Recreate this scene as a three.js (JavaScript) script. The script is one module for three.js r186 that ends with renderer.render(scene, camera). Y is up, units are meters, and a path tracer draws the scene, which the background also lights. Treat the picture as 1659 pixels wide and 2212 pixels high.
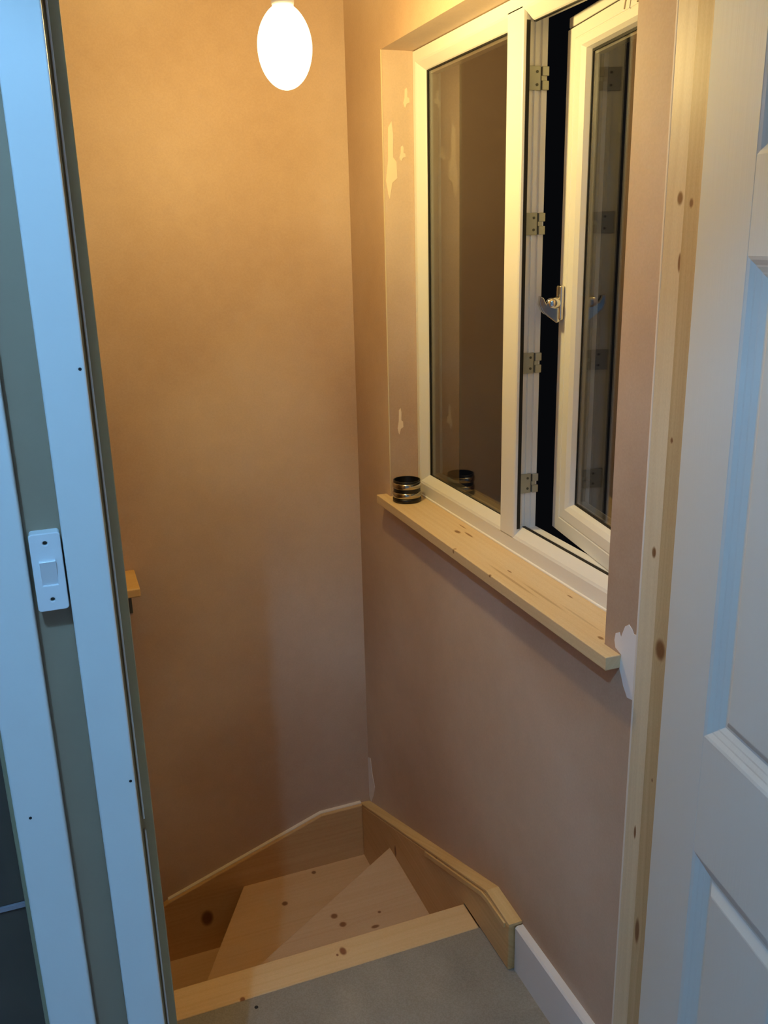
import * as THREE from 'three';
import { RoundedBoxGeometry } from 'three/addons/geometries/RoundedBoxGeometry.js';
import { mergeGeometries } from 'three/addons/utils/BufferGeometryUtils.js';

// ---------- camera, night sky, lights, exposure ----------
const scene = new THREE.Scene();
scene.background = new THREE.Color().setRGB(0.0022, 0.0024, 0.0030);
const camera = new THREE.PerspectiveCamera(2 * Math.atan(1106 / 1917.3) * 180 / Math.PI, 1659 / 2212, 0.02, 60);
camera.position.set(0, 1.5, 0);
camera.rotation.set(-0.294286, -0.353160, -0.024921, 'YXZ');
scene.add(camera);
const renderer = new THREE.WebGLRenderer({ antialias: true });
renderer.toneMapping = THREE.LinearToneMapping;
renderer.toneMappingExposure = 1.0;
renderer.shadowMap.enabled = true;
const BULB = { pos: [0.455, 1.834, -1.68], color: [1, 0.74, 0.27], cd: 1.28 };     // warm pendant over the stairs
const HALL = { pos: [-0.21, 2.3, -0.15], color: [0.23, 0.56, 1.0], cd: 3.3 };       // cold pendant in the hall behind the camera

// ---------- helpers ----------
let seed = 7;
const rnd = () => { seed = (seed * 1664525 + 1013904223) >>> 0; return seed / 4294967296; };
const hash = (x, y, s) => { let h = (Math.imul(x, 374761393) + Math.imul(y, 668265263) + Math.imul(s, 1274126177)) | 0; h = Math.imul(h ^ (h >>> 13), 1274126177); return ((h ^ (h >>> 16)) >>> 0) / 4294967296; };
const sm = t => t * t * (3 - 2 * t);
function noise(x, y, s, per = 0) {
  const xi = Math.floor(x), yi = Math.floor(y), fx = sm(x - xi), fy = sm(y - yi);
  const w = v => per ? ((v % per) + per) % per : v;
  const a = hash(w(xi), w(yi), s), b = hash(w(xi + 1), w(yi), s), c = hash(w(xi), w(yi + 1), s), d = hash(w(xi + 1), w(yi + 1), s);
  return a + (b - a) * fx + (c - a) * fy + (a - b - c + d) * fx * fy;
}
function tex(w, h, fn, srgb = true, repeat = null) {
  const d = new Uint8Array(w * h * 4);
  for (let j = 0; j < h; j++) for (let i = 0; i < w; i++) {
    const c = fn(i / w, j / h, i, j), k = (j * w + i) * 4;
    d[k] = Math.max(0, Math.min(255, c[0])); d[k + 1] = Math.max(0, Math.min(255, c[1])); d[k + 2] = Math.max(0, Math.min(255, c[2])); d[k + 3] = 255;
  }
  const t = new THREE.DataTexture(d, w, h); t.magFilter = THREE.LinearFilter; t.minFilter = THREE.LinearFilter;
  t.wrapS = t.wrapT = THREE.RepeatWrapping; if (srgb) t.colorSpace = THREE.SRGBColorSpace;
  if (repeat) t.repeat.set(repeat[0], repeat[1]);
  t.needsUpdate = true; return t;
}
const ni = g => g.index ? g.toNonIndexed() : g;
const mix = (a, b, t) => a.map((v, i) => v + (b[i] - v) * t);
function std(o) { return new THREE.MeshStandardMaterial(o); }
function phys(o) { return new THREE.MeshPhysicalMaterial(o); }
function sh(m) { m.castShadow = true; m.receiveShadow = true; return m; }
function mesh(name, geo, mat, parent) { const m = sh(new THREE.Mesh(geo, mat)); m.name = name; parent.add(m); return m; }
function thing(name, label, category, pos = [0, 0, 0], kind = null) {
  const g = new THREE.Group(); g.name = name; g.position.set(...pos); scene.add(g);
  g.userData = kind ? { label, category, kind } : { label, category }; return g;
}
function tag(o, label, category, kind) { o.userData.label = label; o.userData.category = category; if (kind) o.userData.kind = kind; return o; }
// box given by its two corners, uv in metres by face direction
function uvMetres(geo) {
  const p = geo.attributes.position, n = geo.attributes.normal, uv = new Float32Array(p.count * 2);
  for (let i = 0; i < p.count; i++) {
    const ax = Math.abs(n.getX(i)), ay = Math.abs(n.getY(i)), az = Math.abs(n.getZ(i));
    const x = p.getX(i), y = p.getY(i), z = p.getZ(i);
    if (ax >= ay && ax >= az) { uv[2 * i] = z; uv[2 * i + 1] = y; } else if (ay >= az) { uv[2 * i] = x; uv[2 * i + 1] = z; } else { uv[2 * i] = x; uv[2 * i + 1] = y; }
  }
  geo.setAttribute('uv', new THREE.BufferAttribute(uv, 2)); return geo;
}
function box(x0, x1, y0, y1, z0, z1, r = 0) {
  const g = r ? new RoundedBoxGeometry(x1 - x0, y1 - y0, z1 - z0, 2, r) : new THREE.BoxGeometry(x1 - x0, y1 - y0, z1 - z0);
  g.translate((x0 + x1) / 2, (y0 + y1) / 2, (z0 + z1) / 2); return uvMetres(g);
}
// outline in (z, y), extruded along x from x0 to x1
function prismX(pts, x0, x1, hole, bevel = 0) {
  const s = new THREE.Shape(pts.map(([z, y]) => new THREE.Vector2(-z, y)));
  if (hole) s.holes.push(new THREE.Path(hole.map(([z, y]) => new THREE.Vector2(-z, y))));
  const g = new THREE.ExtrudeGeometry(s, { depth: x1 - x0 - 2 * bevel, bevelEnabled: bevel > 0, bevelThickness: bevel, bevelSize: bevel, bevelOffset: -bevel, bevelSegments: 2, steps: 1 });
  g.rotateY(Math.PI / 2); g.translate(x0 + bevel, 0, 0); return uvMetres(g);
}
// outline in (x, y), extruded along z from z0 to z1
function prismZ(pts, z0, z1, bevel = 0) {
  const s = new THREE.Shape(pts.map(([x, y]) => new THREE.Vector2(x, y)));
  const g = new THREE.ExtrudeGeometry(s, { depth: z1 - z0 - 2 * bevel, bevelEnabled: bevel > 0, bevelThickness: bevel, bevelSize: bevel, bevelOffset: -bevel, bevelSegments: 2, steps: 1 });
  g.translate(0, 0, z0 + bevel); return uvMetres(g);
}
// outline in (x, z), extruded along y from y0 to y1
function prismY(pts, y0, y1, bevel = 0) {
  const s = new THREE.Shape(pts.map(([x, z]) => new THREE.Vector2(x, -z)));
  const g = new THREE.ExtrudeGeometry(s, { depth: y1 - y0 - 2 * bevel, bevelEnabled: bevel > 0, bevelThickness: bevel, bevelSize: bevel, bevelOffset: -bevel, bevelSegments: 2, steps: 1 });
  g.rotateX(-Math.PI / 2); g.translate(0, y0 + bevel, 0); return uvMetres(g);
}
// board uv: u along the grain axis, v across (thickness added so that edges carry grain too)
const AX = { x: 0, y: 1, z: 2 };
function boardUV(geo, len, l0, l1, wid, w0, w1, face = 0) {
  const p = geo.attributes.position, uv = new Float32Array(p.count * 2), t = 3 - AX[len] - AX[wid];
  const g = (i, a) => a === 0 ? p.getX(i) : a === 1 ? p.getY(i) : p.getZ(i);
  for (let i = 0; i < p.count; i++) { uv[2 * i] = (g(i, AX[len]) - l0) / (l1 - l0); uv[2 * i + 1] = (g(i, AX[wid]) - w0 + Math.abs(g(i, t) - face) * 0.8) / (w1 - w0); }
  geo.setAttribute('uv', new THREE.BufferAttribute(uv, 2)); return geo;
}
// pine: L metres along the grain, W across; knots [along, across, radiusAlong, radiusAcross]
function pine(L, W, knots, s, opt = {}) {
  const base = opt.base || [224, 200, 160], ring = opt.ring || [204, 170, 122], kc = opt.knot || [112, 70, 36];
  const w = Math.min(1024, Math.max(128, Math.round(L * 900))), h = Math.min(512, Math.max(64, Math.round(W * 2400)));
  const t = tex(w, h, (u, v) => {
    const x = u * L, y = v * W; let dy = 0, k = 0;
    for (const [kx, ky, ra, rb, str = 1] of knots) {
      const ex = (x - kx) / ra, ey = (y - ky) / rb, r2 = ex * ex + ey * ey;
      k = Math.max(k, str - str * sm(Math.min(1, Math.max(0, (Math.sqrt(r2) - 0.55) / 0.6))));
      dy += Math.sign(y - ky) * rb * 1.2 * Math.exp(-r2 * 0.35);
    }
    const yy = y - dy + 0.012 * noise(x * 2.2, y * 3, s) + 0.003 * noise(x * 9, y * 20, s + 1);
    const f = noise(3.7, yy * 140, s + 2) * 0.55 + noise(x * 3, yy * 420, s + 3) * 0.45;
    const line = Math.pow(Math.abs(Math.sin(yy * 210 + 3 * noise(x * 0.8, yy * 20, s + 4))), 5);
    const patch = noise(x * 6, y * 26, s + 5);
    let c = mix(base, ring, Math.min(1, 0.4 * f + 0.2 * line * noise(x * 2, yy * 60, s + 7) + 0.32 * patch));
    c = mix(c, kc, 0.85 * k);
    const g = (noise(x * 600, y * 900, s + 6) - 0.5) * 8; return c.map(q => q + g);
  });
  return std({ map: t, roughness: opt.rough ?? 0.55 });
}
// ---------- materials ----------
const plasterTex = tex(1024, 1024, (u, v, i, j) => {
  const P = 4; const f = (k, s) => noise(u * k, v * k, s, k);
  let a = 0.62 * f(5, 11) + 0.28 * f(9, 12) + 0.1 * f(21, 13); a = sm(Math.min(1, Math.max(0, (a - 0.3) / 0.42)));
  const streak = noise(u * 40 + 4 * f(5, 20), v * 6, 14, 0);
  let c = mix([210, 184, 160], [184, 151, 123], a);
  c = mix(c, [210, 186, 170], 0.35 * f(7, 15));
  const g = (hash(i, j, 16) - 0.5) * 6 + (f(90, 17) - 0.5) * 4; return c.map(q => q + g);
}, true, [0.42, 0.42]);
const plasterBump = tex(512, 512, (u, v) => { const q = 255 * (0.6 * noise(u * 10, v * 10, 31, 10) + 0.25 * noise(u * 40, v * 40, 32, 40) + 0.15 * noise(u * 160, v * 160, 33, 160)); return [q, q, q]; }, false, [0.7, 0.7]);
const M = {
  plaster: std({ map: plasterTex, bumpMap: plasterBump, bumpScale: 0.001, roughness: 0.6 }),
  hallPaint: std({ color: 0xd9dee4, roughness: 0.8 }),
  ceil: std({ color: 0xe0dcd6, roughness: 0.85 }),
  gloss: phys({ color: 0xe6e6e3, roughness: 0.38 }),
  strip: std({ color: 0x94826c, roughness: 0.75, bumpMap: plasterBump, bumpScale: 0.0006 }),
  upvc: phys({ color: 0xe6e4de, roughness: 0.46 }),
  gasket: std({ color: 0x0c0c0c, roughness: 0.6 }),
  glass: phys({ color: 0xffffff, transmission: 1, thickness: 0.004, roughness: 0.0, ior: 1.5 }),
  spacer: std({ color: 0x9a9890, roughness: 0.4, metalness: 0.6 }),
  steel: std({ color: 0xa8a89c, roughness: 0.42, metalness: 0.75 }),
  steelDark: std({ color: 0x57574e, roughness: 0.5, metalness: 0.6 }),
  chrome: std({ color: 0xd8d4cc, roughness: 0.12, metalness: 1 }),
  black: std({ color: 0x0d0d0c, roughness: 0.35 }),
  plastic: phys({ color: 0xe9eaec, roughness: 0.28 }),
  hole: std({ color: 0x14161a, roughness: 0.8 }),
  filler: std({ color: 0xefe6df, roughness: 0.7 }),
  smear: std({ color: 0xf0d9bd, roughness: 0.35 }),
  caulk: std({ color: 0xf2efe9, roughness: 0.5 }),
  charcoal: std({ color: 0x4b4036, roughness: 0.7 }),
  pale: std({ color: 0x8d8790, roughness: 0.5 }),
  brass: std({ color: 0x9c8a5c, roughness: 0.4, metalness: 0.9 }),
};
{ // chipboard landing floor
  const t = tex(1024, 1024, (u, v, i, j) => {
    const a = noise(u * 9, v * 9, 41, 9), b = noise(u * 30, v * 22, 42, 0), g = hash(i >> 1, j >> 1, 43);
    let c = mix([158, 150, 137], [132, 125, 114], 0.6 * a + 0.4 * b); return c.map(q => q + (g - 0.5) * 14);
  }, true, [0.8, 0.8]);
  M.floor = std({ map: t, roughness: 0.75 });
}
{ // door skin: fine vertical embossed grain
  const t = tex(512, 512, (u, v) => { const q = 255 * (0.6 * noise(u * 240 + 3 * noise(u * 6, v * 5, 52, 0), v * 7, 51, 0) + 0.4 * noise(u * 90, v * 3, 53, 0)); return [q, q, q]; }, false, [2.2, 1.0]);
  M.door = phys({ color: 0xd3d2cb, roughness: 0.58, bumpMap: t, bumpScale: 0.00012 });
}

// ---------- the setting ----------
const WX = 0.789, BZ = -2.342, TOP = 2.4, LOW = -2.5;
// window opening
const OZ0 = -2.087, OZ1 = -1.116, OY0 = 0.845, OY1 = 1.92;
function struct(name, geo, mat, label, category) { const m = mesh(name, geo, mat, scene); tag(m, label, category, 'structure'); return m; }
const wallRight = struct('wall_right', prismX([[BZ - 0.1, LOW], [-1.03, LOW], [-1.03, TOP], [BZ - 0.1, TOP]], WX, WX + 0.2, [[OZ0, OY0], [OZ1, OY0], [OZ1, OY1], [OZ0, OY1]]), M.plaster, 'bare pink plaster wall with the window in it', 'wall');
struct('wall_back', box(-2.4, WX, LOW, TOP, BZ - 0.1, BZ), M.plaster, 'bare plaster wall behind the hanging bulb', 'wall');
struct('wall_stair_end', box(-2.5, -2.4, LOW, TOP, BZ - 0.1, -0.905), M.plaster, 'plaster wall at the far end of the stair flight', 'wall');
struct('wall_stair_inner', box(-2.4, -0.06, LOW, TOP, -1.53, -1.45), M.plaster, 'plaster partition along the descending stair flight', 'wall');
struct('wall_landing_left', box(-0.06, 0.02, 0, TOP, -1.53, -1.03), M.plaster, 'plaster side wall of the landing behind the white jamb', 'wall');
struct('wall_under_landing', box(-0.06, WX, LOW, -0.03, -1.54, -1.47), M.plaster, 'plaster wall below the landing edge', 'wall');
struct('floor', box(-2.4, 1.3, -0.05, 0, -1.492, -0.97), M.floor, 'grey-brown chipboard landing floor', 'floor');
{ const fl = scene.getObjectByName('floor'); mesh('screw_hole', new THREE.CylinderGeometry(0.004, 0.004, 0.0006, 14).translate(0.233, 0.0002, -1.4655), M.hole, fl); }
struct('floor_hall', box(-1.2, 1.3, -0.05, 0.0, -0.97, 1.1), std({ color: 0xd8dce2, roughness: 0.9 }), 'pale floor of the hall behind the viewer', 'floor');  // unseen floor, kept pale as an added bounce for the hall light
struct('floor_lower', box(-2.4, WX, LOW - 0.1, LOW, BZ, -1.45), M.floor, 'floor at the foot of the stairs', 'floor');
struct('ceiling', box(-2.5, 1.4, TOP, TOP + 0.1, BZ - 0.1, 1.2), M.ceil, 'white ceiling over hall and stairs', 'ceiling');
// partition with the two doorways: hall face at z = -0.905
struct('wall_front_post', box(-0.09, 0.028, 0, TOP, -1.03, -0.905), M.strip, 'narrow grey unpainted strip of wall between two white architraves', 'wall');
struct('wall_front_head', box(0.028, 1.3, 2.02, TOP, -1.03, -0.905), M.hallPaint, 'wall above the open doorway', 'wall');
struct('wall_front_right', box(0.815, 1.3, 0, 2.02, -1.03, -0.905), M.hallPaint, 'wall beside the door hinges', 'wall');
struct('wall_front_left', box(-2.4, -0.86, 0, TOP, -1.03, -0.905), M.hallPaint, 'hall wall left of the dark cupboard', 'wall');
struct('wall_front_left_head', box(-0.86, -0.09, 2.02, TOP, -1.03, -0.905), M.hallPaint, 'hall wall above the dark cupboard', 'wall');
struct('wall_hall_right', box(1.3, 1.4, 0, TOP, -1.03, 1.1), M.hallPaint, 'right hand wall of the hall behind the open door', 'wall');
struct('wall_hall_left', box(-1.2, -1.1, 0, TOP, -0.905, 1.1), M.hallPaint, 'left hand wall of the hall', 'wall');
struct('wall_hall_back', box(-1.2, 1.4, 0, TOP, 1.1, 1.2), M.hallPaint, 'hall wall behind the viewer', 'wall');
// plaster details on the window wall
function patchX(name, pts, x0, x1, mat, label) { const m = mesh(name, prismX(pts, x0, x1), mat, wallRight); if (label) m.userData.label = label; return m; }
patchX('filler_patch', [[-1.0695, 0.8676], [-1.0855, 0.8728], [-1.0893, 0.8846], [-1.087, 0.8978], [-1.0778, 0.9028], [-1.0731, 0.896], [-1.064, 0.9184], [-1.0546, 0.9255], [-1.0467, 0.9212], [-1.0415, 0.9148], [-1.031, 0.9167], [-1.031, 0.8865], [-1.031, 0.8601], [-1.032, 0.8263], [-1.035, 0.8047], [-1.0482, 0.8025], [-1.0597, 0.8172], [-1.0674, 0.8338], [-1.0723, 0.8417]], WX - 0.0009, WX, M.filler, 'white filler smeared on the plaster at the sill end');
patchX('filler_patch', [[-2.3415, -0.06], [-2.318, -0.05], [-2.305, -0.10], [-2.285, -0.135], [-2.30, -0.175], [-2.325, -0.215], [-2.3415, -0.2]], WX - 0.0008, WX, M.filler, 'pale filler in the wall corner');
{ // white smears on the window reveal, thin skins of paint
  const s1 = [[0.8028, 1.7571], [0.8124, 1.7702], [0.8164, 1.7424], [0.8152, 1.6919], [0.8244, 1.6818], [0.826, 1.646], [0.8116, 1.6357], [0.8037, 1.5994], [0.7993, 1.6099], [0.7942, 1.6408], [0.8011, 1.6868]];
  for (const [dx, dy, k] of [[0, 0, 1], [0.042, 0.14, 0.25], [0.012, -0.62, 0.4], [0.03, 0.02, 0.2]]) {
    const g = prismZ(s1.map(([x, y]) => [0.806 + (x - 0.806) * (k < 1 ? 0.5 : 0.9) + dx, 1.68 + (y - 1.68) * k + dy]), OZ0, OZ0 + 0.0007); mesh('paint_smear', g, M.smear, wallRight);
  }
  mesh('corner_bead', box(WX - 0.001, WX + 0.0015, OY0 + 0.03, OY1, OZ0 - 0.0015, OZ0 + 0.001), std({ color: 0xdcc8a6, roughness: 0.22 }), wallRight).userData.label = 'galvanised edge bead showing at the reveal corner';
}
mesh('caulk_bead', box(WX - 0.0022, WX + 0.003, 0.113, 2.0, -1.0345, -1.0285, 0.002), std({ color: 0xe6d8c8, roughness: 0.6 }), wallRight).userData.label = 'white caulk line where the plaster meets the pine lining';
struct('baseboard_right', prismZ([[WX, 0], [WX, 0.113], [WX - 0.014, 0.113], [WX - 0.018, 0.109], [WX - 0.018, 0]], -1.354, -1.03), phys({ color: 0xe6e4e4, roughness: 0.4 }), 'short white painted skirting board on the landing', 'skirting');

// ---------- door frame ----------
{ // left lining and architraves (white gloss)
  const d = thing('trim_1', 'white painted door lining and architrave of the open doorway', 'door frame', [0, 0, 0], 'structure');
  mesh('architrave', box(-0.0105, 0.0305, 0, 2.06, -0.905, -0.888, 0.0025), M.gloss, d);
  mesh('lining', box(0.027, 0.0325, 0, 2.02, -1.035, -0.907), std({ color: 0xa8946a, roughness: 0.6 }), d);
  const stop = mesh('door_stop', box(0.0325, 0.0478, 0, 1.995, -1.02, -0.943, 0.0012), std({ color: 0xa8946a, roughness: 0.6 }), d); stop.userData.label = 'dull brown door stop';
  mesh('seal_bead', box(0.0356, 0.0378, 0.86, 1.995, -0.943, -0.939, 0.0008), M.gloss, d);
  mesh('seal_bead', box(0.0356, 0.0378, 0.0, 0.845, -0.943, -0.939, 0.0008), M.gloss, d);
  mesh('head_lining', box(0.05, 0.785, 1.995, 2.02, -1.03, -0.9), M.gloss, d);
  mesh('head_architrave', box(0.0305, 0.84, 2.005, 2.06, -0.905, -0.888, 0.004), M.gloss, d);
  for (const y of [1.393, 0.946]) mesh('nail_hole', new THREE.CylinderGeometry(0.0016, 0.0016, 0.0006, 10).rotateX(Math.PI / 2).translate(0.0255, y, -0.8879), M.hole, d);
}
{ // left neighbour: architrave of the dark cupboard
  const d = thing('trim_2', 'white architrave left of the light switch beside the dark cupboard', 'architrave', [0, 0, 0], 'structure');
  mesh('architrave', box(-0.094, -0.0455, 0, 2.06, -0.905, -0.888, 0.003), M.gloss, d);
  mesh('lining', box(-0.0985, -0.09, 0, 2.02, -1.03, -0.892, 0.002), std({ color: 0x8a8468, roughness: 0.6 }), d);  // olive colour stands in for the shaded rounded edge of the architrave
  mesh('nail_hole', new THREE.CylinderGeometry(0.0016, 0.0016, 0.0006, 10).rotateX(Math.PI / 2).translate(-0.079, 0.928, -0.8879), M.hole, d);
}
{ // bare pine lining on the hinge side
  const d = thing('trim_3', 'bare knotty pine door lining between the plaster and the white door', 'door lining', [0, 0, 0], 'structure');
  const kn = [[1.538, 0.03, 0.006, 0.004], [1.23, 0.024, 0.004, 0.003], [0.918, 0.028, 0.017, 0.011], [0.41, 0.024, 0.024, 0.006]];
  const a = box(0.785, 0.812, 0, 2.02, -0.9905, -0.9, 0.0015); boardUV(a, 'y', 0, 2.02, 'z', -1.0, -0.9, 0.785);
  mesh('lining_board', a, pine(2.02, 0.1, [[1.538, 0.024, 0.006, 0.004], [1.23, 0.019, 0.004, 0.003], [0.918, 0.027, 0.018, 0.012], [0.41, 0.02, 0.026, 0.006], [0.7, 0.03, 0.003, 0.002]], 61, { base: [208, 180, 136], ring: [172, 140, 96], rough: 0.42 }), d);
  const b = box(0.787, 0.812, 0, 2.02, -1.03, -0.9905, 0.0015); boardUV(b, 'y', 0, 2.02, 'z', -1.035, -0.985, 0.787);
  mesh('stop_board', b, pine(2.02, 0.05, [[1.545, 0.034, 0.009, 0.006], [1.465, 0.042, 0.013, 0.004], [1.059, 0.03, 0.009, 0.005], [0.582, 0.03, 0.013, 0.003]], 67, { base: [228, 208, 174], ring: [208, 182, 142], rough: 0.42 }), d);
}
// ---------- open six panel door ----------
{
  const A = 9.63 * Math.PI / 180, T = 0.038, DW = 0.762, DH = 1.978;
  const g = thing('door_1', 'white six-panel moulded door standing open on the right', 'door', [0.746, 0.006, -0.913], 'structure');
  g.rotation.y = -A;                                   // local +z runs along the leaf towards the hall, local -x is the seen face
  const st = 0.11, mu = 0.11, pw = (DW - 2 * st - mu) / 2;
  const rows = [[0.205, 0.704], [0.877, 1.471], [1.574, 1.86]];
  const cols = [[st, st + pw], [st + pw + mu, DW - st]];
  mesh('hinge_stile', box(0, T, 0, DH, 0, st, 0.002), M.door, g);
  mesh('lock_stile', box(0, T, 0, DH, DW - st, DW, 0.002), M.door, g);
  const railY = [[0, rows[0][0]], [rows[0][1], rows[1][0]], [rows[1][1], rows[2][0]], [rows[2][1], DH]];
  for (const [y0, y1] of railY) mesh('rail', box(0, T, y0, y1, st, DW - st), M.door, g);
  for (const [y0, y1] of rows) mesh('muntin', box(0, T, y0, y1, st + pw, st + pw + mu), M.door, g);
  // panel: moulding falls, small groove steps, then the raised field; profile [inset, depth]
  const prof = [[0, 0], [0.004, 0.0012], [0.0095, 0.0046], [0.0115, 0.0052], [0.017, 0.0082], [0.019, 0.0088], [0.0255, 0.0125], [0.029, 0.0125], [0.041, 0.005], [0.043, 0.0045]];
  function panelGeo(z0, z1, y0, y1) {
    const pos = []; const corner = (k, i) => { const [s, d] = prof[i]; return [[d, y0 + s, z0 + s], [d, y0 + s, z1 - s], [d, y1 - s, z1 - s], [d, y1 - s, z0 + s]][k]; };
    const quad = (a, b, c, e) => { pos.push(...a, ...b, ...c, ...a, ...c, ...e); };
    for (let i = 0; i < prof.length - 1; i++) for (let k = 0; k < 4; k++) { const k2 = (k + 1) % 4; quad(corner(k, i), corner(k2, i), corner(k2, i + 1), corner(k, i + 1)); }
    const L = prof.length - 1; quad(corner(0, L), corner(1, L), corner(2, L), corner(3, L));
    // plain back
    const bx = T - 0.004; quad([bx, y0, z0], [bx, y1, z0], [bx, y1, z1], [bx, y0, z1]);
    const geo = new THREE.BufferGeometry(); geo.setAttribute('position', new THREE.Float32BufferAttribute(pos, 3)); geo.computeVertexNormals(); return uvMetres(geo);
  }
  for (const [y0, y1] of rows) for (const [z0, z1] of cols) mesh('panel', panelGeo(z0, z1, y0, y1), M.door, g);
  for (const y of [0.22, 1.0, 1.72]) mesh('hinge', new THREE.CylinderGeometry(0.006, 0.006, 0.09, 12).translate(T + 0.004, y, -0.003), M.steel, g);
  // lever handle near the free edge
  const hgeo = [box(-0.008, 0, 0.93, 1.08, DW - 0.075, DW - 0.035, 0.003), new THREE.CylinderGeometry(0.009, 0.009, 0.045, 14).rotateZ(Math.PI / 2).translate(-0.028, 1.02, DW - 0.055), box(-0.056, -0.04, 1.011, 1.029, DW - 0.165, DW - 0.045, 0.006)];
  mesh('lever_handle', mergeGeometries(hgeo.map(ni)), M.chrome, g);
}
// ---------- window ----------
const FX = 0.867, FY0 = 0.868, FY1 = 1.918, FZ0 = -2.086, FZ1 = -1.117;
function flat(pos) { const g = new THREE.BufferGeometry(); g.setAttribute('position', new THREE.Float32BufferAttribute(pos, 3)); g.computeVertexNormals(); return uvMetres(g); }
// one mitred member of a rectangular frame; side 0 bottom, 1 right(+z), 2 top, 3 left(-z)
// xs: common depths, ss[side]: insets of each side at those depths
function member4(xs, ss, z0, z1, y0, y1, side) {
  const n = xs.length, pos = [];
  const P = (k, i) => { const x = xs[i]; return [[x, y0 + ss[0][i], z0 + ss[3][i]], [x, y0 + ss[0][i], z1 - ss[1][i]], [x, y1 - ss[2][i], z1 - ss[1][i]], [x, y1 - ss[2][i], z0 + ss[3][i]]][k]; };
  const ka = side, kb = (side + 1) % 4;
  for (let i = 0; i < n; i++) { const j = (i + 1) % n; const a = P(ka, i), b = P(kb, i), c = P(kb, j), e = P(ka, j); pos.push(...a, ...b, ...c, ...a, ...c, ...e); }
  return flat(pos);
}
function member(prof, z0, z1, y0, y1, side) { const q = prof.map(p => p[0]); return member4(prof.map(p => p[1]), [q, q, q, q], z0, z1, y0, y1, side); }
const win = thing('window_1', 'white plastic window with a fixed pane and an open casement', 'window', [0, 0, 0], 'structure');
{
  const side = ['frame_bottom_rail', 'frame_jamb', 'frame_head', 'frame_jamb'];
  const fxs = [0, 0, 0.0015, 0.0025, 0.016, 0.019, 0.026, 0.028, 0.06, 0.06].map(v => FX + v);
  const fs = [0, 0.013, 0.0155, 0.017, 0.033, 0.035, 0.035, 0.028, 0.028, 0];
  const fss = [[0, 0.031, 0.034, 0.0365, 0.051, 0.053, 0.053, 0.04, 0.04, 0], fs, [0, 0.022, 0.0245, 0.026, 0.041, 0.043, 0.043, 0.033, 0.033, 0], fs];
  for (let k = 0; k < 4; k++) mesh(side[k], member4(fxs, fss, FZ0, FZ1, FY0, FY1, k), M.upvc, win);
  // mullion: flush, chamfered, with a deeper web to the opening side
  const mc = -1.599, hw = 0.033;
  const mp = [[-hw + 0.005, FX], [hw - 0.006, FX], [hw - 0.002, FX + 0.0015], [hw, FX + 0.005], [hw - 0.001, FX + 0.014], [0.019, FX + 0.016], [0.019, FX + 0.030], [0.022, FX + 0.031], [0.022, FX + 0.034], [0.019, FX + 0.035], [0.019, FX + 0.044], [0.023, FX + 0.045], [0.023, FX + 0.056], [-0.02, FX + 0.056], [-0.02, FX + 0.03], [-hw, FX + 0.018], [-hw, FX + 0.006]].map(([dz, x]) => [x, mc + dz]);
  mesh('mullion', prismY(mp, FY0 + 0.03, FY1 - 0.02), M.upvc, win);
  mesh('gasket', box(FX + 0.006, FX + 0.0135, FY0 + 0.05, FY1 - 0.042, mc + hw - 0.012, mc + hw + 0.0002), M.gasket, win).userData.label = 'black rubber seal beside the mullion';
  mesh('gasket', box(FX + 0.0195, FX + 0.026, FY0 + 0.05, FY0 + 0.0545, mc + hw, FZ1 - 0.02), M.gasket, win);
  mesh('gasket', box(FX + 0.0195, FX + 0.026, FY1 - 0.0445, FY1 - 0.041, mc + hw, FZ1 - 0.02), M.gasket, win);
  // outer sill lip of the open light
  mesh('outer_lip', box(FX + 0.040, FX + 0.058, FY0 + 0.03, FY0 + 0.047, mc + 0.02, FZ1 - 0.028), M.upvc, win);
  // fixed double glazing
  const gz0 = FZ0 + 0.029, gz1 = mc - 0.021, gy0 = FY0 + 0.042, gy1 = FY1 - 0.034;
  mesh('glass_pane', box(FX + 0.0215, FX + 0.0255, gy0, gy1, gz0, gz1), M.glass, win);
  const sp = [[0.0, 0.001], [0.018, 0.001], [0.018, 0.019], [0.0, 0.019]].map(([s, x]) => [s, FX + 0.0255 + x]);
  const fz = [gz0, gz1, gy0, gy1];
  const spm = [0, 1, 2, 3].map(k => member(sp, ...fz, k)); mesh('spacer_bar', mergeGeometries(spm), M.spacer, win);
  const bk = [[0.0, -0.002], [0.012, -0.002], [0.012, 0], [0, 0]].map(([s, x]) => [s, FX + 0.0215 + x]);
  mesh('glazing_gasket', mergeGeometries([0, 1, 2, 3].map(k => member(bk, ...fz, k))), M.gasket, win);
  // lock keeps on the mullion
  for (const y of [1.783, 1.528, 1.262, 1.012]) {
    const kg = mergeGeometries([box(FX + 0.0155, FX + 0.043, y - 0.0205, y + 0.0205, mc + 0.019, mc + 0.0235, 0.001), box(FX + 0.044, FX + 0.058, y - 0.020, y - 0.004, mc + 0.02, mc + 0.0275, 0.001), box(FX + 0.044, FX + 0.058, y + 0.004, y + 0.020, mc + 0.02, mc + 0.0275, 0.001), box(FX + 0.043, FX + 0.052, y - 0.004, y + 0.004, mc + 0.02, mc + 0.0255)].map(ni));
    const keep = mesh('lock_keep', kg, M.steel, win);
    const scr = mergeGeometries([-0.011, 0.011].map(dy => new THREE.CylinderGeometry(0.0026, 0.0026, 0.001, 10).rotateX(Math.PI / 2).translate(FX + 0.035, y + dy, mc + 0.0238).toNonIndexed()));
    mesh('screw', scr, M.steelDark, keep);
  }
  // open casement, hinged at the right jamb
  const sash = new THREE.Group(); sash.name = 'casement_sash'; win.add(sash); sash.position.set(0.885, 0, -1.15); sash.rotation.y = -9.6 * Math.PI / 180;
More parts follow.
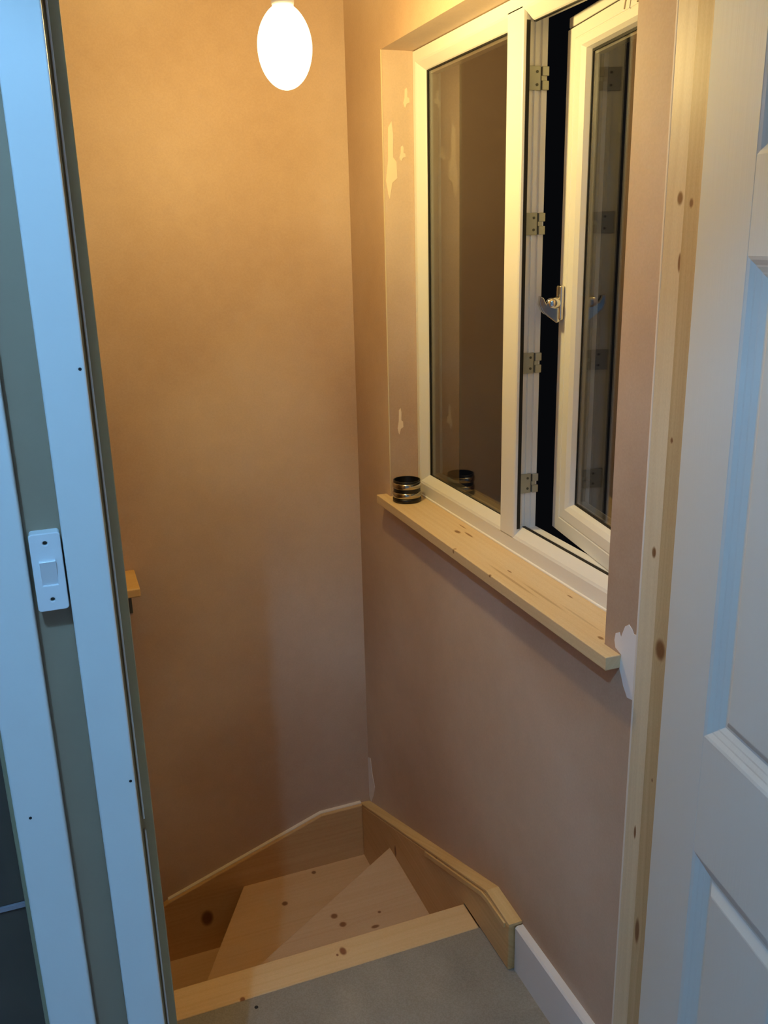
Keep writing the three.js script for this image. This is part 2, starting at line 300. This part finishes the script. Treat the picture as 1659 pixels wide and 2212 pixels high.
  sash.userData.label = 'opening casement swung outward with a lever handle';
  const L = 0.414, y0 = 0.917, y1 = 1.860;
  const spf = w => [[0, 0], [w * 0.43, 0], [w * 0.45, 0.0012], [w * 0.47, 0.0012], [w * 0.5, 0], [w * 0.8, 0.001], [w * 0.93, 0.007], [w, 0.016], [w, 0.022], [w, 0.05], [-0.0, 0.05]];
  const sp4 = [spf(0.066), spf(0.07), spf(0.043), spf(0.074)], sxs = sp4[0].map(p => p[1]), sss = sp4.map(q => q.map(p => p[0]));
  ['sash_bottom_rail', 'sash_hinge_stile', 'sash_top_rail', 'sash_lock_stile'].forEach((nm, k) => mesh(nm, member4(sxs, sss, -L, 0, y0, y1, k), M.upvc, sash));
  const fl = [[-0.014, 0.032], [0.004, 0.030], [0.004, 0.058], [-0.014, 0.058]];
  mesh('sash_flange', mergeGeometries([0, 1, 2, 3].map(k => member(fl, -L, 0, y0, y1, k))), M.upvc, sash);
  mesh('sash_gasket', box(0.004, 0.03, y1 - 0.0005, y1 + 0.0045, -L + 0.012, -0.005, 0.001), std({ color: 0x3a3026, roughness: 0.7 }), sash);
  mesh('sash_drip_strip', box(0.0035, 0.032, y1 + 0.0045, y1 + 0.022, -L - 0.005, -0.005, 0.002), M.upvc, sash);
  const q = [-L + 0.066, -0.062, y0 + 0.058, y1 - 0.036];
  mesh('sash_glass', box(0.018, 0.022, q[2], q[3], q[0], q[1]), M.glass, sash);
  mesh('sash_spacer_bar', mergeGeometries([0, 1, 2, 3].map(k => member([[0, 0.0225], [0.016, 0.0225], [0.016, 0.038], [0, 0.038]], ...q, k))), M.spacer, sash);
  mesh('sash_glazing_gasket', mergeGeometries([0, 1, 2, 3].map(k => member([[0, 0.0165], [0.0115, 0.0165], [0.0115, 0.018], [0, 0.018]], ...q, k))), M.gasket, sash);
  // loose seal ends hanging from the top rail
  for (const [z, t] of [[-0.165, 0.25], [-0.128, -0.2]]) mesh('seal_tail', new THREE.TubeGeometry(new THREE.CatmullRomCurve3([new THREE.Vector3(0.002, y1 + 0.006, z), new THREE.Vector3(-0.006, y1 - 0.006, z - 0.004 * t), new THREE.Vector3(-0.007, y1 - 0.02, z - 0.02 * t)]), 10, 0.0016, 6), std({ color: 0xd8c8ac, roughness: 0.6 }), sash);
  // cranked lever handle on the lock stile
  const hz = -L + 0.017, hy = 1.38;
  const plate = box(-0.011, 0, hy - 0.034, hy + 0.034, hz - 0.011, hz + 0.011, 0.005);
  const neck = new THREE.SphereGeometry(0.0125, 24, 16).scale(1.35, 1, 1).translate(-0.018, hy + 0.0, hz);
  const ls = new THREE.Shape([[-0.010, 0.004], [-0.026, 0.006], [-0.036, -0.004], [-0.043, 0.010], [-0.047, 0.012], [-0.048, -0.002], [-0.042, -0.014], [-0.028, -0.026], [-0.014, -0.036], [-0.009, -0.034]].map(p => new THREE.Vector2(p[0], p[1] + hy)));
  const lev = new THREE.ExtrudeGeometry(ls, { depth: 0.008, bevelEnabled: true, bevelThickness: 0.003, bevelSize: 0.002, bevelSegments: 3 }).translate(0, 0, hz - 0.004);
  mesh('window_handle', mergeGeometries([plate, neck, lev].map(ni)), M.chrome, sash).userData.label = 'polished chrome lever handle';
}
{ // pine window board with ears
  const SX = 0.761, z0 = -2.117, z1 = -1.071, t0 = 0.8435, t1 = 0.8665;
  const geo = prismY([[SX, z1], [SX, z0], [WX, z0], [WX, OZ0 + 0.001], [FX + 0.01, OZ0 + 0.001], [FX + 0.01, OZ1 - 0.001], [WX, OZ1 - 0.001], [WX, z1]], t0, t1, 0.0015);
  boardUV(geo, 'z', z0, z1, 'x', 0.75, 0.89, t1);
  const k = (z, x, a, b, f = 1) => [z - z0, x - 0.75, a, b, f];
  const m = mesh('window_board', geo, pine(1.046, 0.14, [k(-1.745, 0.820, 0.013, 0.006), k(-1.715, 0.834, 0.022, 0.003), k(-1.43, 0.787, 0.10, 0.0035, 0.4), k(-1.33, 0.80, 0.08, 0.003, 0.35), k(-1.22, 0.81, 0.07, 0.0025, 0.25), k(-1.775, 0.847, 0.02, 0.0018), k(-1.472, 0.806, 0.009, 0.0022), k(-1.311, 0.845, 0.01, 0.002), k(-1.137, 0.795, 0.008, 0.004), k(-1.64, 0.765, 0.004, 0.004), k(-1.47, 0.762, 0.004, 0.003)], 71, { knot: [128, 90, 50] }), scene);
  tag(m, 'bare pine window board under the white window', 'window sill');
  mesh('sill_caulk', box(FX - 0.003, FX + 0.003, t1 - 0.001, t1 + 0.004, OZ0 + 0.002, OZ1 - 0.002, 0.002), M.caulk, m);
}
// ---------- staircase ----------
{
  const s = thing('staircase', 'new pine winder staircase turning down to the left below the landing', 'staircase');
  const N = [-0.03, -1.545], W1 = WX - 0.03, B1 = BZ + 0.022;
  const R = 0.2, TH = 0.022;
  // points where winder noses meet the strings
  const P1 = [WX - 0.02, -2.085], P2 = [0.365, BZ + 0.012];
  const nk = pine(0.9, 0.1, [[0.485, 0.044, 0.008, 0.013], [0.25, 0.09, 0.006, 0.006], [0.47, 0.05, 0.003, 0.004]], 81, { base: [224, 192, 146], ring: [204, 164, 114], knot: [120, 70, 40] });
  mesh('landing_nosing', boardUV(box(-0.04, 0.757, -TH, 0.001, -1.575, -1.492, 0.004), 'x', -0.04, 0.86, 'z', -1.585, -1.485, 0), nk, s);
  const rm = pine(0.9, 0.22, [[0.3, 0.1, 0.01, 0.01]], 83);
  mesh('riser', boardUV(box(-0.04, 0.757, -R - 0.01, -TH, -1.562, -1.545), 'x', -0.04, 0.86, 'y', -0.22, 0), rm, s);
  const tm = pine(0.95, 0.62, [[0.573, 0.284, 0.010, 0.010], [0.561, 0.247, 0.010, 0.010], [0.677, 0.278, 0.005, 0.005], [0.649, 0.323, 0.012, 0.006]], 87, { base: [206, 174, 140], ring: [190, 152, 114] });
  const t1 = prismY([[N[0], -1.55], [W1 + 0.02, -1.55], P1, [N[0], N[1] - 0.03]], -R - TH, -R, 0.003);
  mesh('tread', boardUV(t1, 'x', -0.04, 0.91, 'z', -2.12, -1.5, -R), tm, s);
  const tm2 = pine(0.95, 0.9, [[0.5, 0.2, 0.01, 0.01], [0.3, 0.5, 0.012, 0.01], [0.62, 0.1, 0.008, 0.008]], 89, { base: [216, 178, 136], ring: [200, 156, 110] });
  const t2 = prismY([[N[0], N[1] - 0.005], [P1[0] + 0.0, P1[1] + 0.05], [W1 + 0.02, BZ + 0.005], P2, [N[0], N[1] - 0.03]], -2 * R - TH, -2 * R, 0.003);
  mesh('tread', boardUV(t2, 'x', -0.04, 0.91, 'z', -2.4, -1.5, -2 * R), tm2, s);
  const t3 = prismY([[N[0] - 0.12, N[1] - 0.01], [N[0], N[1]], [P2[0] + 0.03, BZ + 0.005], [N[0] - 0.12, BZ + 0.005]], -3 * R - TH, -3 * R, 0.003);
  mesh('tread', boardUV(t3, 'x', -0.2, 0.75, 'z', -2.4, -1.5, -3 * R), tm2, s);
  // winder risers, each set back under its nosing
  function slab(a, b, y0, y1, back) { const dx = b[0] - a[0], dz = b[1] - a[1], l = Math.hypot(dx, dz), nx = -dz / l, nz = dx / l; const o = (p, k) => [p[0] + nx * k, p[1] + nz * k]; return prismY([o(a, back), o(b, back), o(b, back + 0.016), o(a, back + 0.016)], y0, y1); }
  mesh('riser', slab(N, [P1[0], P1[1]], -2 * R, -R - TH, 0.016), rm, s);
  mesh('riser', slab(N, [P2[0], P2[1]], -3 * R, -2 * R - TH, 0.016), rm, s);
  // straight flight below
  for (let k = 0; k < 7; k++) {
    const x1 = N[0] - 0.12 - k * 0.225, y = -(4 + k) * R;
    mesh('tread', boardUV(box(x1 - 0.245, x1 + 0.01, y - TH, y, BZ + 0.005, -1.535), 'z', BZ, BZ + 0.9, 'x', x1 - 0.6, x1 + 0.3), tm2, s);
    mesh('riser', boardUV(box(x1 - 0.0, x1 + 0.016, y, y + R - TH, BZ + 0.005, -1.535), 'z', BZ, BZ + 0.9, 'y', y - 0.2, y + 0.5), rm, s);
  }
  // wall strings
  const sr = pine(1.05, 0.75, [[0.62, 0.62, 0.006, 0.015], [0.33, 0.42, 0.008, 0.02], [0.15, 0.5, 0.006, 0.018]], 91, { base: [218, 178, 122], ring: [188, 140, 82], knot: [110, 64, 30] });
  const g1 = prismX([[-1.358, 0.001], [-1.358, 0.113], [-1.463, 0.117], [BZ + 0.001, -0.226], [BZ + 0.001, -0.75], [-1.575, -0.75], [-1.575, 0.001]], 0.757, WX, null, 0.003);
  mesh('wall_string', boardUV(g1, 'z', -2.36, -1.31, 'y', -0.6, 0.15, 0.757), sr, s);
  // torn, slightly proud moulded edge along the top of the string
  const cap = pine(1.1, 0.05, [], 93, { base: [232, 200, 144], ring: [196, 152, 92] });
  const capPts = o => [[-1.356, 0.113 + o], [-1.463, 0.118 + o], [BZ + 0.001, -0.225 + o]];
  const c1 = prismX([...capPts(0.0), ...capPts(0.007).reverse()], 0.7575, WX, null, 0.0015);
  mesh('string_capping', boardUV(c1, 'z', -2.36, -1.26, 'x', 0.745, 0.795, 0), cap, s);
  const torn = []; for (let k = 0; k <= 16; k++) { const z = -1.372 - k * 0.027; torn.push([z, z > -1.463 ? 0.115 : 0.118 - (-1.463 - z) * 0.3902]); }
  const tg = prismX([...torn.map(([z, y]) => [z, y - 0.003]), ...torn.map(([z, y], k) => [z, y - 0.017 + 0.0035 * noise(k * 1.7, 3, 5)]).reverse()], 0.7535, 0.7575);
  mesh('torn_edge', boardUV(tg, 'z', -2.36, -1.26, 'y', -0.3, 0.15), cap, s).userData.label = 'splintered pale edge below the top of the wall string';
  const g2 = prismZ([[0.757, -0.75], [0.757, -0.214], [0.622, -0.216], [0.133, -0.388], [-0.1, -0.52], [-1.8, -2.02], [-1.8, -2.5], [-0.6, -1.6], [0, -1.0], [0.3, -0.85]], BZ, BZ + 0.022, 0.003);
  mesh('wall_string', boardUV(g2, 'x', -1.9, 0.85, 'y', -1.2, -0.1, BZ + 0.022), pine(2.75, 1.1, [[2.14, 0.72, 0.02, 0.03], [2.42, 0.78, 0.02, 0.015], [2.3, 0.55, 0.015, 0.015]], 95, { base: [216, 176, 124], ring: [186, 140, 84], knot: [104, 62, 30] }), s);
  const c2 = [[0.757, -0.2135], [0.622, -0.2155], [0.133, -0.3875]];
  mesh('string_caulk', prismZ([...c2.map(([x, y]) => [x, y - 0.001]), ...c2.map(([x, y]) => [x, y + 0.0025]).reverse()], BZ, BZ + 0.012), std({ color: 0xe8d9c8, roughness: 0.6 }), s);
  mesh('newel_post', box(-0.075, 0.005, -1.4, 0.1, -1.6, -1.541, 0.004), rm, s);
}
// ---------- things on and in the room ----------
{ // architrave light switch
  const g = thing('light_switch', 'narrow white light switch on the strip between the white architraves', 'light switch', [-0.0268, 1.196, -0.905]);
  const w = 0.0146, h = 0.0405;
  const rr = (w, h, r) => { const s = new THREE.Shape(); s.moveTo(-w + r, -h); s.lineTo(w - r, -h); s.absarc(w - r, -h + r, r, -Math.PI / 2, 0); s.lineTo(w, h - r); s.absarc(w - r, h - r, r, 0, Math.PI / 2); s.lineTo(-w + r, h); s.absarc(-w + r, h - r, r, Math.PI / 2, Math.PI); s.lineTo(-w, -h + r); s.absarc(-w + r, -h + r, r, Math.PI, Math.PI * 1.5); return s; };
  mesh('back_box', new THREE.ExtrudeGeometry(rr(w - 0.0004, h - 0.0004, 0.003), { depth: 0.0095, bevelEnabled: false, curveSegments: 6 }), M.plastic, g);
  const f = rr(w - 0.001, h - 0.001, 0.0025);
  const hole = (x, y, r) => { const p = new THREE.Path(); p.absarc(x, y, r, 0, Math.PI * 2, true); return p; };
  f.holes.push(hole(0, 0.0303, 0.0032), hole(0, -0.0289, 0.0032));
  const rk = new THREE.Path(); rk.moveTo(-0.0081, -0.0145); rk.lineTo(-0.0081, 0.0135); rk.lineTo(0.0081, 0.0135); rk.lineTo(0.0081, -0.0145); rk.lineTo(-0.0081, -0.0145); f.holes.push(rk);
  mesh('face_plate', new THREE.ExtrudeGeometry(f, { depth: 0.0045, bevelEnabled: true, bevelThickness: 0.001, bevelSize: 0.001, bevelSegments: 2, curveSegments: 12 }).translate(0, 0, 0.0105), M.plastic, g);
  // rocker: top edge proud, lower end pressed in
  const rp = [[0.0130, 0.0096], [0.0130, 0.0205], [0.0124, 0.0210], [-0.0135, 0.0138], [-0.0140, 0.0132], [-0.0140, 0.0096]];
  const rs = new THREE.Shape(rp.map(([y, z]) => new THREE.Vector2(-z, y)));
  mesh('rocker', new THREE.ExtrudeGeometry(rs, { depth: 0.0152, bevelEnabled: false }).rotateY(Math.PI / 2).translate(-0.0076, 0, 0), M.plastic, g);
  for (const y of [0.0303, -0.0289]) mesh('screw', new THREE.CylinderGeometry(0.0022, 0.0022, 0.002, 14).rotateX(Math.PI / 2).translate(0, y, 0.0107), M.steelDark, g);
}
{ // dark cupboard door, barely visible
  const g = thing('cupboard_door', 'charcoal cupboard door at the lower left edge', 'cupboard door', [-0.48, 0, -0.96]);
  mesh('lower_panel', box(-0.37, 0.38, 0.01, 0.768, -0.03, 0.0, 0.002), M.charcoal, g);
  mesh('upper_panel', box(-0.37, 0.38, 0.7735, 2.01, -0.03, 0.0, 0.002), M.charcoal, g);
  mesh('edge_strip', box(-0.37, 0.38, 0.768, 0.7735, -0.03, 0.0025), M.pale, g).userData.label = 'thin pale strip across the dark door';
}
{ // small banded pot on the sill
  const g = thing('metal_pot', 'small open black pot with two polished bands on the window board', 'pot', [0.813, 0.8665, -2.032]);
  const R = 0.0355, H = 0.056; const L = (pts) => new THREE.LatheGeometry(pts.map(p => new THREE.Vector2(p[0], p[1])), 48);
  const bandM = std({ color: 0xb4ad9e, roughness: 0.14, metalness: 1 });
  mesh('body', L([[0, 0.0], [R - 0.004, 0], [R - 0.001, 0.003], [R - 0.001, H - 0.006], [R - 0.001, H], [R - 0.004, H], [R - 0.005, 0.006], [0, 0.005]]), M.black, g);
  for (const [y0, y1] of [[0.012, 0.026], [0.036, 0.050]]) mesh('band', L([[R - 0.001, y0], [R + 0.0012, y0 + 0.002], [R + 0.0016, (y0 + y1) / 2], [R + 0.0012, y1 - 0.002], [R - 0.001, y1]]), bandM, g);
  mesh('base_ring', L([[R - 0.003, 0.0], [R + 0.001, 0.001], [R + 0.001, 0.009], [R - 0.003, 0.0105]]), M.black, g);
}
{ // pine shelf on the back wall, mostly hidden by the jamb
  const g = thing('wall_shelf', 'short end of a pine shelf on the back wall by the jamb', 'shelf', [0.143, 0.652, BZ]);
  const b = box(-0.62, 0, 0, 0.0235, 0, 0.151, 0.004); boardUV(b, 'x', -0.62, 0, 'z', 0, 0.151);
  mesh('board', b, pine(0.62, 0.151, [[0.3, 0.06, 0.01, 0.01]], 101, { base: [224, 186, 126], ring: [206, 158, 98] }), g);
  for (const x of [-0.024, -0.5]) mesh('bracket', mergeGeometries([box(x - 0.008, x + 0.008, -0.1, 0, 0, 0.004), box(x - 0.008, x + 0.008, -0.004, 0, 0, 0.1)].map(ni)), M.steelDark, g);
}
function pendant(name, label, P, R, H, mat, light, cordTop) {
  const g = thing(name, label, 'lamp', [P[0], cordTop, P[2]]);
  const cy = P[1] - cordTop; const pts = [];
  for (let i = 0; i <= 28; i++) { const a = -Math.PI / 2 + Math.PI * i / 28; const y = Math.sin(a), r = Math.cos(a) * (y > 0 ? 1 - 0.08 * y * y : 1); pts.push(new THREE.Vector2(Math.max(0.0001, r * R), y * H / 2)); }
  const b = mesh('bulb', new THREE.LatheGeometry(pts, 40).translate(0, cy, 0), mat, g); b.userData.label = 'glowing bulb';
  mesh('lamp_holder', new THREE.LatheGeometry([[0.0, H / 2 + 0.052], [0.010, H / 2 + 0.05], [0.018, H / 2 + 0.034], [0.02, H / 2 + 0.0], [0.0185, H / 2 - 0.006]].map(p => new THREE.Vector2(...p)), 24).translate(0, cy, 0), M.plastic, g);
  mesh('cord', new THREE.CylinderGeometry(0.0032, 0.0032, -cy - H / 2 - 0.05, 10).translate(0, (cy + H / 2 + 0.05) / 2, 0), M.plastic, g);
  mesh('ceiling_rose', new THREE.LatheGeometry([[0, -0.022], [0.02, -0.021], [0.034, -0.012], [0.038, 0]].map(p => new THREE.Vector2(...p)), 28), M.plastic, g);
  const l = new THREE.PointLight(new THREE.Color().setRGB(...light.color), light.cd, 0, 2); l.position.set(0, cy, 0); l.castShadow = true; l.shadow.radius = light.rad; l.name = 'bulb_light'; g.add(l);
  if (light.shade) { // unseen open-bottomed cone shade, added to cut the light off sideways
    const [rt, rb, up, dn] = light.shade;
    mesh('added_lamp_shade', new THREE.LatheGeometry([[rt, up], [rb, -dn], [rb - 0.0015, -dn], [rt - 0.0015, up - 0.001]].map(p => new THREE.Vector2(...p)), 48).translate(0, cy, 0), phys({ color: 0xe8e6e0, roughness: 1, transmission: 0.5, thickness: 0 }), g);
  }
  return g;
}
pendant('pendant_bulb', 'bright warm bare bulb hanging over the stairs', BULB.pos, 0.0483, 0.139, std({ color: 0xfff2d8, roughness: 0.5, emissive: new THREE.Color().setRGB(1, 0.86, 0.55), emissiveIntensity: 2.6 }), { ...BULB, rad: 1.1 }, TOP);  // bulb oversized, its glare built into the shape
pendant('hall_pendant_bulb', 'cold white bulb hanging in the hall behind the viewer', HALL.pos, 0.03, 0.1, std({ color: 0xf2f6ff, roughness: 0.5, emissive: new THREE.Color().setRGB(0.5, 0.75, 1), emissiveIntensity: 2.0 }), { ...HALL, rad: 0.6, shade: [0.05, 0.13, 0.075, 0.094] }, TOP);

renderer.render(scene, camera);
